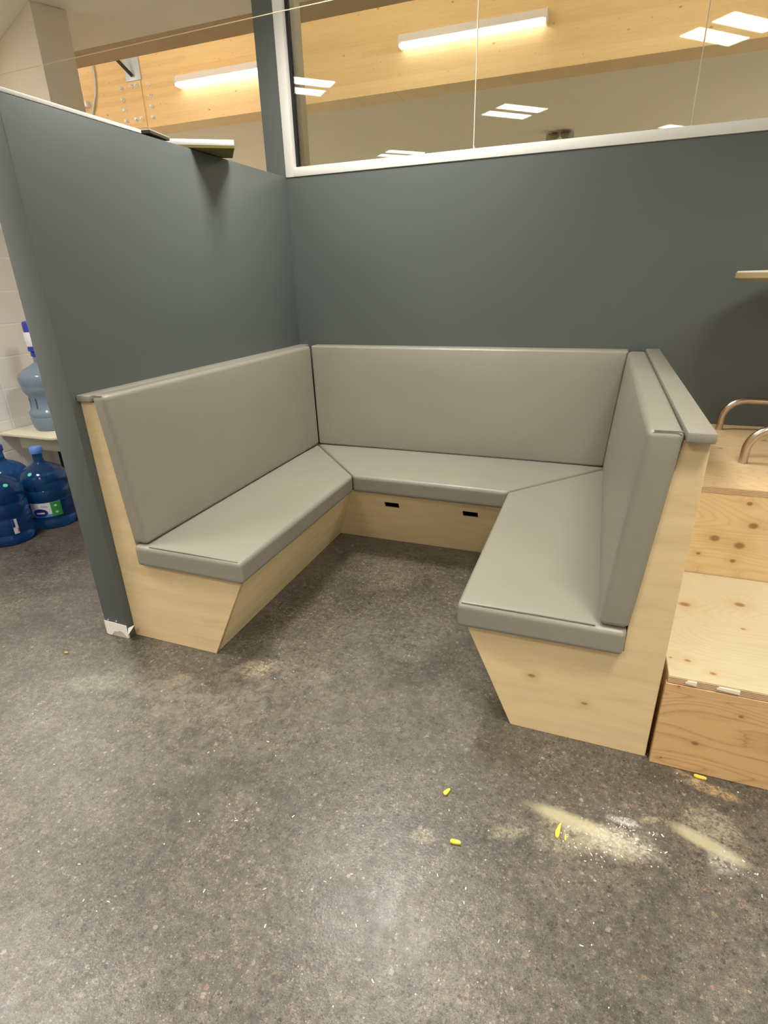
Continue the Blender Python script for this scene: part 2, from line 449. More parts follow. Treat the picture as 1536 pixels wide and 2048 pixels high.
    def build(s, name, mat, parent=None, bevel=0, smooth=35, origin=None, seg=2):
        if parent is not None: org = Vector(parent['_o'])
        elif origin is not None: org = Vector(origin)
        else:
            xs, ys, zs = zip(*s.v); org = Vector(((min(xs) + max(xs)) / 2, (min(ys) + max(ys)) / 2, min(zs)))
        me = bpy.data.meshes.new(name); bm = bmesh.new()
        vv = [bm.verts.new((Vector(p) - org) * S) for p in s.v]
        for f in s.f:
            try: bm.faces.new([vv[i] for i in f])
            except ValueError: pass
        bmesh.ops.recalc_face_normals(bm, faces=bm.faces)
        if bevel:
            es = [e for e in bm.edges if len(e.link_faces) == 2 and e.calc_face_angle(0) > .5]
            bmesh.ops.bevel(bm, geom=es, offset=bevel * S, segments=seg, affect='EDGES', profile=.5)
        for f in bm.faces: f.smooth = True
        for e in bm.edges:
            if len(e.link_faces) == 2 and e.calc_face_angle(0) > math.radians(smooth): e.smooth = False
        bm.to_mesh(me); bm.free()
        me.materials.append(mat)
        o = bpy.data.objects.new(name, me); COL.objects.link(o)
        if parent is not None: o.parent = parent
        else: o.location = org * S
        ORG[o.name] = org
        o['_o'] = tuple(org)
        return o
ORG = {}
def thing(name, label, cat, loc, group=None):
    o = bpy.data.objects.new(name, None); COL.objects.link(o); o.location = Vector(loc) * S; o.empty_display_size = .1
    o['_o'] = tuple(loc); return tag(o, label, cat, group)
def tag(o, label, cat, group=None):
    o['label'] = label; o['category'] = cat
    if group: o['group'] = group
    return o
def struct(o):
    o['kind'] = 'structure'; return o
def clone(root, loc, label):
    r = root.copy(); COL.objects.link(r); r.location = Vector(loc) * S; r['label'] = label
    for ch in list(root.children):
        c_ = ch.copy(); COL.objects.link(c_); c_.parent = r
        for g in list(ch.children):
            d = g.copy(); COL.objects.link(d); d.parent = c_
    return r

# ------------------------------------------------------------------ room shell
W = 2.192; L = 1.80
struct(MB().box(-7, 6.6, -9.5, 1.0, -.1, 0).build('floor', M_FLOOR, origin=(0, 0, -.1)))
struct(MB().box(-7, 6.6, 1.0, 12, -.1, 0).build('floor', M_BOUNCE_FLOOR))  # unseen floor made pale to bounce light onto the far ceiling
ZC = 3.3
struct(MB().box(-7, 6.6, -9.5, 1.0, ZC, ZC + .1).build('ceiling', M_CEIL))
struct(MB().box(-7, 6.6, 3.28, 12, ZC, ZC + .1).build('ceiling', M_CEIL))
struct(MB().box(-7, 6.6, .9, 3.4, 4.7, 4.8).build('ceiling', M_CEIL))
struct(MB().box(-7.1, -7, -9.5, 12, 0, 4.8).build('wall_far_left', M_ROOM))
struct(MB().box(6.6, 6.7, -9.5, 12, 0, 4.8).build('wall_right', M_ROOM))
struct(MB().box(-7, 6.6, 12, 12.1, 0, 3.4).build('wall_far', M_BEIGE))
struct(MB().box(-7, 6.6, -9.6, -9.5, 0, 3.4).build('wall_front', M_ROOM))
# partition on the left of the booth
LW = 1.838; ZW = 2.094; TW = .131
struct(MB().box(-TW, 0, -LW, 0, 0, ZW).build('wall_left', M_GREY, bevel=.004))
struct(MB().box(-TW - .001, .0015, -LW - .001, -1.20, ZW, ZW + .014).build('trim_1', M_TRIM, bevel=.002))
# back wall below the window plus the post
bw = MB().box(0, 6.6, 0, TW, 0, ZW - .006).box(-TW, 0, 0, TW, 0, ZC)
struct(bw.build('wall_back', M_GREY))
# window band
win = thing('window_1', '', '', (3.3, 0, ZW)); del win['label']; del win['category']; struct(win)
fx1 = 6.6
fr = MB()
fr.box(.0, .055, -.006, .05, ZW - .004, ZC).box(.055, fx1, -.006, .05, ZW - .004, ZW + .045)
fr.build('window_frame', M_TRIM, win, bevel=.003)
MB().box(.052, .10, .06, TW, ZW, ZC).box(.052, fx1, .056, TW, ZW - .004, ZW + .035).build('window_jamb', M_BEIGE, win)
MB().box(.055, .072, .036, .062, ZW + .045, ZC).build('gasket', M_BLACK, win)
for (a, b) in ((.066, 1.129), (1.135, 2.172), (2.178, 3.215), (3.221, 4.26), (4.266, 5.3), (5.306, 6.6)):
    MB().box(a, b, .040, .050, ZW + .030, ZC).build('glass_pane', M_GLASS, win)
M_SEALANT = plain('clear_sealant', (.62, .58, .50), .3)
for a in (1.132, 2.175, 3.218, 4.263):
    MB().box(a - .0022, a + .0022, .039, .051, ZW + .044, ZC).build('pane_joint', M_SEALANT, win)
# block wall on the far left, its painted upper part and the boxed column
struct(MB().box(-2.36, -2.18, -6.5, .25, 0, 1.99).build('wall_outer_left', M_BLOCK))
struct(MB().box(-4.3, -4.2, -6.5, .80, 0, ZC).build('wall_upper_left', M_BEIGE))
struct(MB().box(-2.36, -2.165, -6.5, .20, 1.99, 2.03).build('trim_2', M_TRIM, bevel=.004))
colm = MB().prism([(-1.97, .22, 0), (-1.87, .43, 0), (-3.22, 1.075, 0), (-3.32, .865, 0)], [(-1.97, .22, ZC), (-1.87, .43, ZC), (-3.22, 1.075, ZC), (-3.32, .865, ZC)])
tag(colm.build('boxed_column', M_BEIGE, bevel=.006), 'beige boxed column rising to the ceiling beyond the left partition', 'column')

# glulam beams
tag(MB().box(-6.99, 6.59, 1.0, 1.30, ZC, 4.69).build('glulam_beam', M_GLULAM_SHADED), 'nearer timber beam, only its shaded brown underside showing above the partition', 'beam', 'timber roof beams')
BY = 2.93
big = thing('glulam_beam', 'deep golden laminated timber beam with strip lights and bolts on its face', 'beam', (0, BY, 3.24), 'timber roof beams')
MB().box(-6.99, 6.59, BY, BY + .33, 3.24, 4.69).build('timber', M_GLULAM, big)
MB().box(-3.615, -3.425, BY - .012, BY, 3.245, 3.702).build('cover_strip', M_GLULAM, big, bevel=.003)
sb = thing('steel_bracket', 'grey steel bracket plate with dark brace rod on the golden beam', 'bracket', (-3.515, BY - .001, 3.704))
MB().box(-3.625, -3.405, BY - .016, BY - .001, 3.704, 4.2).build('plate', M_STEEL, sb, bevel=.002)
MB().tube([(-3.51, BY - .03, 3.745), (-3.80, BY - .30, 4.15)], .019).build('brace_rod', M_BLACK, sb)
def bolt(x, z, yy=BY):
    b = MB().tube([(x, yy, z), (x, yy - .010, z)], .022, 16).tube([(x, yy - .010, z), (x, yy - .034, z)], .015, 6)
    return b.build('bolt', M_WHITE, big)
for z in (3.651, 3.544, 3.441, 3.335): bolt(-3.718, z); bolt(-3.319, z)
for z in (3.655, 3.335): bolt(-3.557, z, BY - .012); bolt(-3.482, z, BY - .012)
cd = MB().tube([(-4.07, BY - .02, 4.3), (-4.07, BY - .02, 3.9), (-4.076, BY - .02, 3.77), (-4.112, BY - .02, 3.63), (-4.196, BY - .02, 3.473), (-4.27, BY - .02, 3.36), (-4.3, BY - .02, 3.26)], .012)
tag(cd.build('conduit', M_STEEL), 'thin curved grey conduit running down the golden beam', 'conduit')
jb = MB().box(-4.36, -4.236, BY - .06, BY, 3.525, 3.585)
tag(jb.build('junction_box', M_WHITE, bevel=.004), 'small white box on the golden beam beside the column', 'junction box')

# strip lights on the beam
def strip(x0, x1, label):
    t = thing('strip_light', label, 'light', (x0, BY, 3.56), 'strip lights on the timber beam')
    BY_ = BY; yf = BY - .11
    prof = [(BY, 3.655), (yf, 3.648), (yf, 3.592), (yf + .012, 3.584), (BY, 3.584)]
    MB().prism([(x0, y, z) for y, z in prof], [(x1, y, z) for y, z in prof]).build('housing', M_WHITE, t, bevel=.003)
    pl = [(yf + .004, 3.583), (yf + .016, 3.556), (BY - .02, 3.556), (BY - .008, 3.583)]
    MB().prism([(x0 + .02, y, z) for y, z in pl], [(x1 - .02, y, z) for y, z in pl]).build('diffuser', M_STRIP, t)
    for xx in (x0, x1):
        s_ = 1 if xx == x1 else -1
        MB().box(min(xx, xx + s_ * .008), max(xx, xx + s_ * .008), yf - .003, BY, 3.552, 3.658).build('end_cap', M_WHITE, t, bevel=.002)
strip(-.235, 1.125, 'white strip light glowing on the timber beam seen through the window')
strip(-2.87, -1.5, 'white strip light on the timber beam left of the grey post')
strip(3.6, 4.96, 'white strip light further right along the timber beam')
def added_strip(x0, x1):  # unseen strips added to light the golden beam evenly
    t = thing('strip_light', 'added unseen strip light on the back face of the nearer timber beam', 'light', (x0, 1.302, 3.56), 'added strip lights on the nearer beam')
    MB().box(x0, x1, 1.302, 1.41, 3.584, 3.652).build('housing', M_WHITE, t, bevel=.003)
    MB().box(x0 + .02, x1 - .02, 1.32, 1.40, 3.556, 3.583).build('diffuser', M_STRIP_ADDED, t)
    MB().box(x0 + .02, x1 - .02, 1.32, 1.40, 3.653, 3.66).build('added_uplight', M_STRIP_ADDED, t)
for x0 in (-5.6, -3.2, -.8, 1.6, 4.0): added_strip(x0, x0 + 1.36)
tag(MB().box(-1.90, -1.84, 2.15, 2.25, 3.86, 4.69).build('roof_hanger', M_DARK), 'dark hanger dropping from the roof between the two timber beams', 'bracket')

# ceiling troffers, set at an angle to the booth
def troffer(cx, cy, lens, label, group):
    t = thing('ceiling_troffer', label, 'light', (cx, cy, ZC), group)
    a = math.radians(-45.0)
    ux, uy = math.cos(a), math.sin(a); vx, vy = -uy, ux
    def P(u, v, z): return (cx + ux * u + vx * v, cy + uy * u + vy * v, z)
    def q(u0, u1, v0, v1, z0, z1): return [P(u0, v0, z0), P(u1, v0, z0), P(u1, v1, z0), P(u0, v1, z0), P(u0, v0, z1), P(u1, v0, z1), P(u1, v1, z1), P(u0, v1, z1)]
    h = .335; fr = MB()
    fr.hexa(q(-h, h, -h, -h + .09, ZC - .012, ZC)); fr.hexa(q(-h, h, h - .09, h, ZC - .012, ZC)); fr.hexa(q(-h, h, -.048, .048, ZC - .012, ZC))
    fr.hexa(q(-h, -h + .03, -h, h, ZC - .012, ZC)); fr.hexa(q(h - .03, h, -h, h, ZC - .012, ZC))
    fr.build('frame', M_WHITE, t)
    for v in (-.147, .147):
        MB().hexa(q(-.305, .305, v - .098, v + .098, ZC - .009, ZC - .001)).build('diffuser', lens, t)
    ld = bpy.data.lights.new('troffer_lamp', 'AREA'); ld.shape = 'RECTANGLE'; ld.size = .61 * S; ld.size_y = .48 * S
    ld.energy = DOWN if lens is M_TROF else FARDOWN; ld.color = LIGHTCOL; ld.spread = math.radians(SPREAD)
    lo_ = bpy.data.objects.new('troffer_lamp', ld); COL.objects.link(lo_); lo_.parent = t
    lo_.location = (0, 0, -.014 * S); lo_.rotation_euler = (0, 0, a)
A = Vector((.636, -4.354)); U = Vector((1.82, -1.92)); V = Vector((1.955, 1.62))
nt = 0
NAMES = {(0, 0): 'square troffer whose twin lenses mirror in the middle of the window', (0, 1): 'square troffer whose twin lenses mirror at the upper right of the window',
         (-1, 0): 'square troffer whose twin lenses mirror beside the grey window post', (0, -1): 'square troffer mirrored low in the window just above its sill',
         (1, 0): 'square troffer mirrored behind the sill at the right of the window', (-1, 1): 'square troffer in the ceiling right above the booth'}
for i in range(-3, 4):
    for j in range(-3, 4):
        p = A + U * i + V * j
        if -2.0 < p.x < 6.3 and -9.2 < p.y < -.4:
            troffer(p.x, p.y, M_TROF, NAMES.get((i, j), 'square ceiling troffer further back in the room'), 'ceiling troffers')
for (x, y) in ((-3.0, -.51), (-3.15, -2.7), (5.6, 5.2), (5.6, 8.5), (-5.6, 4.4), (-5.6, 8.0), (5.4, 10.8), (-3.5, 11), (-5.6, -.5), (-5.6, -4.5)):  # unseen troffers added to brighten the far ceiling and the column
    troffer(x, y, M_TROF if -3.2 < x < -2.9 else M_FARL, 'added unseen square troffer in the space beyond the partition', 'added troffers beyond the partition')

# twin-lobed fitting seen through the glass
e = thing('ceiling_fitting', 'small beige twin-lobed ceiling fitting seen through the window', 'ceiling fitting', (1.06, 5.75, ZC))
MB().lathe([(.03, -.02), (.11, -.012), (.115, 0)], (1.06, 5.75, ZC), 24).build('base', M_EMG, e)
for s_ in (-1, 1):
    MB().tube([(1.06 + s_ * .02, 5.75, ZC - .03), (1.06 + s_ * .08, 5.73, ZC - .07), (1.06 + s_ * .15, 5.70, ZC - .09)], [.03, .055, .075], 20).build('lobe', M_EMG, e)

# string stretched across the room
pts = [(-4.2, -.3, 2.722), (-1.158, -.3, 2.742), (.193, -.3, 2.752), (2.2, -.3, 2.76), (6.6, -.3, 2.79)]
tag(MB().tube(pts, .0020, 6).build('string', M_THREAD), 'thin pale string stretched across below the ceiling above the partition', 'string')

# boards left on top of the partition
def slab(name, top, th, z, face, back, label):
    t = thing(name, label, 'board', (top[0][0], top[0][1], z))
    MB().prism([(x, y, z) for x, y in top], [(x, y, z + .010) for x, y in top]).build('backing', back, t)
    MB().prism([(x, y, z + .010) for x, y in top], [(x, y, z + th) for x, y in top]).build('board_face', face, t, bevel=.002)
slab('ceiling_board', [(-.30, -1.085), (.168, -.778), (.03, -.595), (-.42, -.88)], .034, ZW + .003, M_BOARDW, M_OLIVE, 'white-edged board with olive underside jutting over the partition top')
slab('dark_board', [(-.30, -1.215), (.004, -1.150), (-.02, -1.00), (-.32, -1.05)], .014, ZW + .012, M_APRON, M_DARK, 'small dark board lying on the partition top beside the white trim')

# bare drywall at the partition's foot
pt = thing('drywall_patch', 'torn white paper patch at the foot of the grey partition end', 'drywall patch', (-.06, -LW, 0))
y0 = -LW - .0012
MB().prism([(x, y0, z) for x, z in ((-.131, .001), (0, .001), (0, .072), (-.131, .076))], [(x, -LW, z) for x, z in ((-.131, .001), (0, .001), (0, .072), (-.131, .076))]).build('bare_gypsum', M_GYPS, pt)
out = [(-.131, .006), (-.118, .001), (-.098, .002), (-.092, .014), (-.078, .026), (-.060, .027), (-.050, .034), (-.030, .030), (-.012, .012), (-.001, .004), (0, .072), (-.06, .075), (-.131, .077)]
MB().prism([(x, y0 - .0015, z) for x, z in out], [(x, y0, z) for x, z in out]).build('torn_paper', M_PAPER, pt)
MB().prism([(.001, -LW + .001, .004), (.012, -LW - .012, .034), (.034, -LW + .012, .075), (.002, -LW + .004, .058)], [(.003, -LW + .003, .004), (.014, -LW - .010, .034), (.036, -LW + .014, .075), (.004, -LW + .006, .058)]).build('paper_flap', M_PAPER, pt)
for (x, z) in ((-.105, .083), (-.055, .086)):
    MB().tube([(x, -LW, z), (x, -LW - .003, z)], .004, 10).build('screw', M_STEEL, pt)

# ------------------------------------------------------------------ the booth
booth = thing('banquette_booth', 'U-shaped corner booth with taupe vinyl cushions on pale plywood base', 'booth', (1.1, -.9, 0))
T = .02
def endpanel(sgn, x0, pts):
    X = lambda d: x0 + sgn * d
    a = [(X(d), -L, z) for d, z in pts]; b = [(X(d), -L + T, z) for d, z in pts]
    return MB().prism(a, b).build('end_panel', M_BIRCH, booth, bevel=.0012, seg=1)
endpanel(1, 0.002, [(0, 0), (.454, 0), (.645, .4), (.145, .4), (.122, .5), (.072, 1.096), (0, 1.096)])
endpanel(-1, W, [(0, 0), (.450, 0), (.628, .4), (.120, .4), (.120, .5), (.066, 1.098), (0, 1.098)])
# slanted seat fronts
def slant(p0b, p1b, p0t, p1t, inw, mat, holes=()):
    """panel between bottom p0b-p1b and top p0t-p1t, thickness along inw, rectangular holes (x0,x1,z0,z1)"""
    H = .4
    def at(side, z): 
        b, t_ = (p0b, p0t) if side == 0 else (p1b, p1t); f = z / H
        return Vector((b[0] + (t_[0] - b[0]) * f, b[1] + (t_[1] - b[1]) * f, z))
    zs = sorted({0, H} | {z for h in holes for z in h[2:]})
    xs = sorted({x for h in holes for x in h[:2]})
    def P(ci, z, off):
        if ci == 0: p = at(0, z)
        elif ci == len(xs) + 1: p = at(1, z)
        else: p = at(0, z); p = Vector((xs[ci - 1], p.y, z))
        return p + Vector(inw) * off
    NC = len(xs) + 2; mb = MB(); vi = {}
    def v(ci, zi, o):
        k = (ci, zi, o)
        if k not in vi: vi[k] = len(mb.v); mb.v.append(tuple(P(ci, zs[zi], o)))
        return vi[k]
    hole = set()
    for h in holes:
        hole.add((xs.index(h[0]) + 1, zs.index(h[2])))
    for ci in range(NC - 1):
        for zi in range(len(zs) - 1):
            q = ((ci, zi), (ci + 1, zi), (ci + 1, zi + 1), (ci, zi + 1))
            if (ci, zi) in hole:
                for k in range(4):
                    a, b = q[k], q[(k + 1) % 4]; mb.f.append((v(*a, 0), v(*b, 0), v(*b, 1), v(*a, 1)))
            else:
                mb.f.append(tuple(v(*a, 0) for a in q)); mb.f.append(tuple(v(*a, 1) for a in q[::-1]))
    nz = len(zs) - 1
    for ci in range(NC - 1):
        mb.f.append((v(ci, 0, 0), v(ci, 0, 1), v(ci + 1, 0, 1), v(ci + 1, 0, 0))); mb.f.append((v(ci, nz, 0), v(ci + 1, nz, 0), v(ci + 1, nz, 1), v(ci, nz, 1)))
    for zi in range(nz):
        mb.f.append((v(0, zi, 0), v(0, zi + 1, 0), v(0, zi + 1, 1), v(0, zi, 1))); mb.f.append((v(NC - 1, zi, 0), v(NC - 1, zi, 1), v(NC - 1, zi + 1, 1), v(NC - 1, zi + 1, 0)))
    return mb.build('seat_front', mat, booth)
slant((.454, -L + T), (.454, -.477), (.645, -L + T), (.645, -.694), (-T, 0, 0), M_BIRCHY)
slant((W - .45, -L + T), (W - .45, -.477), (W - .628, -L + T), (W - .628, -.694), (T, 0, 0), M_BIRCHY)
slant((.454, -.477), (W - .45, -.477), (.645, -.694), (W - .628, -.694), (0, .006, 0), M_BIRCHY,
      ((.830, .917, .293, .329), (1.289, 1.373, .293, .329)))
# carcass panels behind the backrests (outer right side, tops)
MB().box(W - T, W, -L + T, -.001, 0, 1.098).build('outer_side', M_BIRCHY, booth)
MB().prism([(W - .12, -L + T, .39), (W - .10, -L + T, .39), (W - .046, -L + T, 1.098), (W - .066, -L + T, 1.098)], [(W - .12, -.14, .39), (W - .10, -.14, .39), (W - .046, -.14, 1.098), (W - .066, -.14, 1.098)]).build('back_board', M_BIRCHY, booth)
# seat boards close the hollow base
MB().prism([(.01, -L + T, .382), (.62, -L + T, .382), (.62, -.67, .382), (W - .61, -.67, .382), (W - .61, -L + T, .382), (W - T - .002, -L + T, .382), (W - T - .002, -.01, .382), (.01, -.01, .382)],
           [(.01, -L + T, .398), (.62, -L + T, .398), (.62, -.67, .398), (W - .61, -.67, .398), (W - .61, -L + T, .398), (W - T - .002, -L + T, .398), (W - T - .002, -.01, .398), (.01, -.01, .398)]).build('seat_board', M_DARK, booth)
# seat cushions (mitred), left / back / right
g = .0025; ZS = .4015; ZT = .498; LE = -L - .028
def cush(pb, mat=M_VINYL, z0=ZS, z1=ZT, r=.020, b=.009):
    return MB().pillow([(x, y, z0) for x, y in pb] + [(x, y, z1) for x, y in pb], r, b).build('seat_cushion', mat, booth, smooth=60)
bl = (.10, -.10); fl = (.672, -.728); frr = (W - .655, -.738); br = (W - .10, -.10)
c1 = cush([(.138, LE), (.672, LE), (fl[0], fl[1] - g), (.14, -.145 - g)])
c3 = cush([(W - .655, LE - .008), (W - .122, LE - .008), (W - .14, -.145 - g), (frr[0], frr[1] - g)])
c2 = cush([(fl[0] + g, fl[1]), (frr[0] - g, frr[1]), (W - .14 - g, -.140), (.14 + g, -.140)])
# welts along the visible end edges of the seats
def welt(parent, pts, r=.0035):
    return MB().tube(pts, r, 8).build('welt', M_SEAM, parent)
welt(c1, [(.215, LE + .010, ZT + .0005), (.40, LE + .009, ZT + .002), (.655, LE + .010, ZT - .001)], .0026)
welt(c3, [(W - .64, LE + .002, ZT - .001), (W - .40, LE + .001, ZT + .002), (W - .215, LE + .002, ZT + .0005)], .0026)
# backrests: bottom outline then top outline
def back(c, r=.020, b=.010):
    return MB().pillow(c, r, b).build('back_cushion', M_VINYL, booth, smooth=60)
ZB = .502; ZR = 1.126
bk1 = back([(.128, -L - .012, ZB), (.203, -L - .012, ZB), (.203, -.203, ZB), (.128, -.203, ZB), (.074, -L - .012, ZR), (.138, -L - .012, ZR), (.136, -.103, ZR), (.074, -.103, ZR)])
bk3 = back([(W - .208, -L - .030, ZB), (W - .120, -L - .030, ZB), (W - .120, -.203, ZB), (W - .208, -.203, ZB), (W - .156, -L - .030, ZR), (W - .067, -L - .030, ZR), (W - .067, -.103, ZR), (W - .156, -.103, ZR)])
bk2 = back([(.196, -.203, ZB), (W - .202, -.203, ZB), (W - .202, -.11, ZB), (.196, -.11, ZB), (.130, -.099, ZR), (W - .150, -.099, ZR), (W - .150, -.004, ZR), (.130, -.004, ZR)], .014)
welt(bk3, [(W - .142, -L - .027, ZR - .001), (W - .073, -L - .027, ZR - .001)], .0024)
welt(bk1, [(.080, -L - .009, ZR - .002), (.128, -L - .009, ZR - .002)], .0024)
# cap rails over the plywood
MB().box(.001, .072, -L - .016, -.003, 1.0985, 1.124).build('cap_rail', M_VINYL, booth, bevel=.005)
MB().box(W - .065, W + .004, -L - .040, -.003, 1.0995, 1.128).build('cap_rail', M_VINYL, booth, bevel=.005)

# ------------------------------------------------------------------ plywood steps and platform
XS = W + .012
lo = thing('plywood_step', 'low plywood box step in front of the platform, right of the booth', 'step', (3.5, -1.45, 0), None)
MB().box(XS, 5.2, -1.82, -1.802, .001, .330).build('riser', M_FIR_FRONT, lo, bevel=.001, seg=1)
MB().box(XS + .003, 5.2, -1.817, -1.085, .3305, .3549).build('edge_plies', M_PLYEDGE, lo, bevel=.0008, seg=1)
MB().box(XS + .004, 5.2, -1.8165, -1.086, .355, .3575).build('tread', M_FIR_TREAD, lo)
MB().box(XS + .003, XS + .02, -1.801, -1.085, 0, .33).build('side_panel', M_FIR_FRONT, lo)
# splinters on the front edge
for (x0, x1, dz) in ((2.255, 2.285, .004), (2.34, 2.40, .002)):
    MB().prism([(x0, -1.8225, .343), (x1, -1.8225, .339), (x1, -1.8225, .349 + dz), (x0 + .006, -1.8225, .352)], [(x0, -1.8172, .343), (x1, -1.8172, .339), (x1, -1.8172, .349 + dz), (x0 + .006, -1.8172, .352)]).build('splinter', M_CREAM, lo)
hi = thing('plywood_platform', 'raised plywood platform against the back wall, carrying the café table', 'platform', (3.5, -.54, 0))
MB().box(XS, 5.2, -1.08, -1.062, .001, .708).build('riser', M_FIR_RISER, hi, bevel=.001, seg=1)
MB().box(XS, 5.2, -1.081, -.003, .7085, .7325).build('edge_plies', M_PLYEDGE, hi, bevel=.0008, seg=1)
MB().box(XS + .001, 5.2, -1.0805, -.004, .7328, .736).build('deck', M_FIR_DECK, hi)
MB().box(XS, XS + .018, -1.06, -.005, 0, .708).build('side_panel', M_FIR_FRONT, hi)

# café table on the platform
ct = thing('cafe_table', 'round laminate café table with bent chrome tube feet on the platform', 'table', (3.0, -.50, .736))
def arc(x, y, s_):
    p = [(x, y, .737), (x, y, .792)]
    for k in range(1, 9):
        a = math.pi / 2 * k / 8; p.append((x + s_ * .1 * (1 - math.cos(a)), y, .792 + .1 * math.sin(a)))
    return p
for y in (-.72, -.12):
    MB().tube(arc(2.53, y, 1) + arc(3.45, y, -1)[::-1], .0175, 16).build('foot_tube', M_CHROME, ct)
MB().tube([(2.99, -.72, .892), (2.99, -.12, .892)], .0175, 16).tube([(2.99, -.42, .892), (2.99, -.42, 1.44)], .028, 20).build('pedestal', M_CHROME, ct)
MB().lathe([(.44, 0), (.475, .002), (.487, .012), (.487, .032)], (2.885, -.52, 1.466), 64).build('table_edge', M_TABLE_EDGE, ct)
MB().lathe([(.484, 0), (.484, .004), (.478, .007)], (2.885, -.52, 1.498), 64).build('tabletop', M_CREAM, ct)
MB().box(2.56, 3.35, -.47, -.44, 1.354, 1.363).build('under_rail', M_DKWOOD, ct)
MB().box(2.94, 3.03, -.50, -.36, 1.363, 1.466).build('top_bracket', M_DKWOOD, ct)

# ------------------------------------------------------------------ water corner behind the partition
TZ = .54
tb = thing('low_table', 'low cream table against the white block wall behind the partition', 'table', (-1.75, -.35, 0))
MB().prism([(-2.172, -.70, TZ - .02), (-1.66, -.70, TZ - .02), (-1.615, -.655, TZ - .02), (-1.61, .10, TZ - .02), (-2.172, .10, TZ - .02)], [(-2.172, -.70, TZ), (-1.66, -.70, TZ), (-1.615, -.655, TZ), (-1.61, .10, TZ), (-2.172, .10, TZ)]).build('tabletop', M_CREAM, tb, bevel=.004)
MB().box(-2.09, -1.66, -.622, -.60, TZ - .125, TZ - .021).build('apron', M_APRON, tb)
for (x, y) in ((-2.12, -.30), (-1.645, -.30), (-2.12, .06), (-1.645, .06)):
    MB().tube([(x, y, 0), (x, y, TZ - .021)], .014).build('leg', M_BLACK, tb)

def patch(parent, c, rf, a0, a1, z0, z1, mat, name, off=.0015, oval=False):
    """a label wrapped on the bottle; rf = body radius"""
    n = 16; mb = MB()
    if oval:
        am, zm = (a0 + a1) / 2, (z0 + z1) / 2; cen = (c[0] + (rf + off) * math.cos(am), c[1] + (rf + off) * math.sin(am), c[2] + zm)
        pts = [cen]
        for k in range(28):
            t = 2 * math.pi * k / 28; a = am + (a1 - a0) / 2 * math.cos(t); z = zm + (z1 - z0) / 2 * math.sin(t)
            pts.append((c[0] + (rf + off) * math.cos(a), c[1] + (rf + off) * math.sin(a), c[2] + z))
        mb.add(pts, [(0, 1 + k, 1 + (k + 1) % 28) for k in range(28)])
    else:
        vs = []
        for k in range(n + 1):
            a = a0 + (a1 - a0) * k / n
            for z in (z0, z1):
                for o_ in (0, off): vs.append((c[0] + (rf + o_) * math.cos(a), c[1] + (rf + o_) * math.sin(a), c[2] + z))
        fs = []
        for k in range(n):
            i = 4 * k; j = i + 4
            fs += [(i + 1, j + 1, j + 3, i + 3), (i, i + 2, j + 2, j), (i, j, j + 1, i + 1), (i + 2, i + 3, j + 3, j + 2)]
        fs += [(0, 1, 3, 2), (4 * n, 4 * n + 2, 4 * n + 3, 4 * n + 1)]
        mb.add(vs, fs)
    return mb.build(name, mat, parent)
PB = [(.10, .004), (.135, .0), (.150, .014), (.153, .03), (.153, .055), (.145, .065), (.147, .075), (.149, .17), (.143, .182), (.147, .193), (.153, .205), (.153, .265), (.146, .277), (.151, .289), (.152, .345), (.142, .372), (.118, .40), (.085, .42), (.050, .436), (.034, .450), (.031, .50), (.033, .505), (.033, .513)]
CAPP = [(.036, .508), (.038, .512), (.038, .545), (.034, .551), (.015, .552)]
PB = [(r * .96, z * .985) for r, z in PB]; CAPP = [(r, z * .985) for r, z in CAPP]
def bottle(loc, label, cap, teal=None, lab=None, mat=M_WATER):
    t = thing('water_bottle', label, 'bottle', loc, 'large blue water bottles on the floor')
    MB().lathe(PB, loc, 48).build('body', mat, t, smooth=50)
    MB().lathe(CAPP, loc, 28).build('cap', cap, t)
    if teal is not None:
        a = teal; r0 = .128; p = Vector((loc[0] + r0 * .93 * math.cos(a), loc[1] + r0 * .93 * math.sin(a), loc[2] + .385))
        nrm = Vector((math.cos(a) * .62, math.sin(a) * .62, .78))
        MB().tube([p, p + nrm * .006], .013, 16).build('sticker', M_TEAL, t)
    if lab: lab(t, loc)
    return t
def lab_a(t, loc):
    a = -.95
    l = patch(t, loc, .1435, a - .62, a + .72, .092, .190, M_LABEL, 'paper_label', .002)
    patch(l, loc, .1455, a + .28, a + .72, .092, .190, M_LGREEN, 'green_panel', .0012)
    patch(l, loc, .1455, a - .62, a + .28, .092, .110, M_LSKY, 'blue_stripe', .001)
    patch(l, loc, .1465, a - .50, a + .12, .095, .152, M_LNAVY, 'navy_oval', .0012, True)
    patch(l, loc, .1480, a - .36, a - .02, .117, .127, M_LABEL, 'oval_writing', .0008)
    for (x0, x1, z0) in ((-.10, -.08, .162), (-.06, .16, .162), (-.05, .10, .171)):
        patch(l, loc, .1458, a + x0, a + x1, z0, z0 + (.014 if x0 == -.10 else .003), M_LGREY, 'writing', .001)
    for z0 in (.112, .158):
        patch(l, loc, .1470, a + .42, a + .55, z0, z0 + .014, M_LABEL, 'green_panel_mark', .0008, True)
def lab_b(t, loc):
    a = -.28
    l = patch(t, loc, .1435, a - .11, a + .09, .075, .172, M_LABEL, 'paper_label', .002)
    patch(l, loc, .1455, a - .11, a - .02, .118, .172, M_LNAVY, 'navy_panel', .0012)
    patch(l, loc, .1455, a + .04, a + .09, .085, .110, M_RED, 'red_mark', .0012)
bottle((-1.550, -.910, 0), 'full blue water bottle with white and green label, nearest the partition', M_LBLUE, -1.25, lab_a)
bottle((-1.590, -1.212, 0), 'full blue water bottle cut by the left edge, foremost on the floor', M_LBLUE, -.12, lab_b)
bottle((-1.865, -.955, 0), 'blue water bottle behind the foremost one, next to the block wall', M_BLUE, None, None)

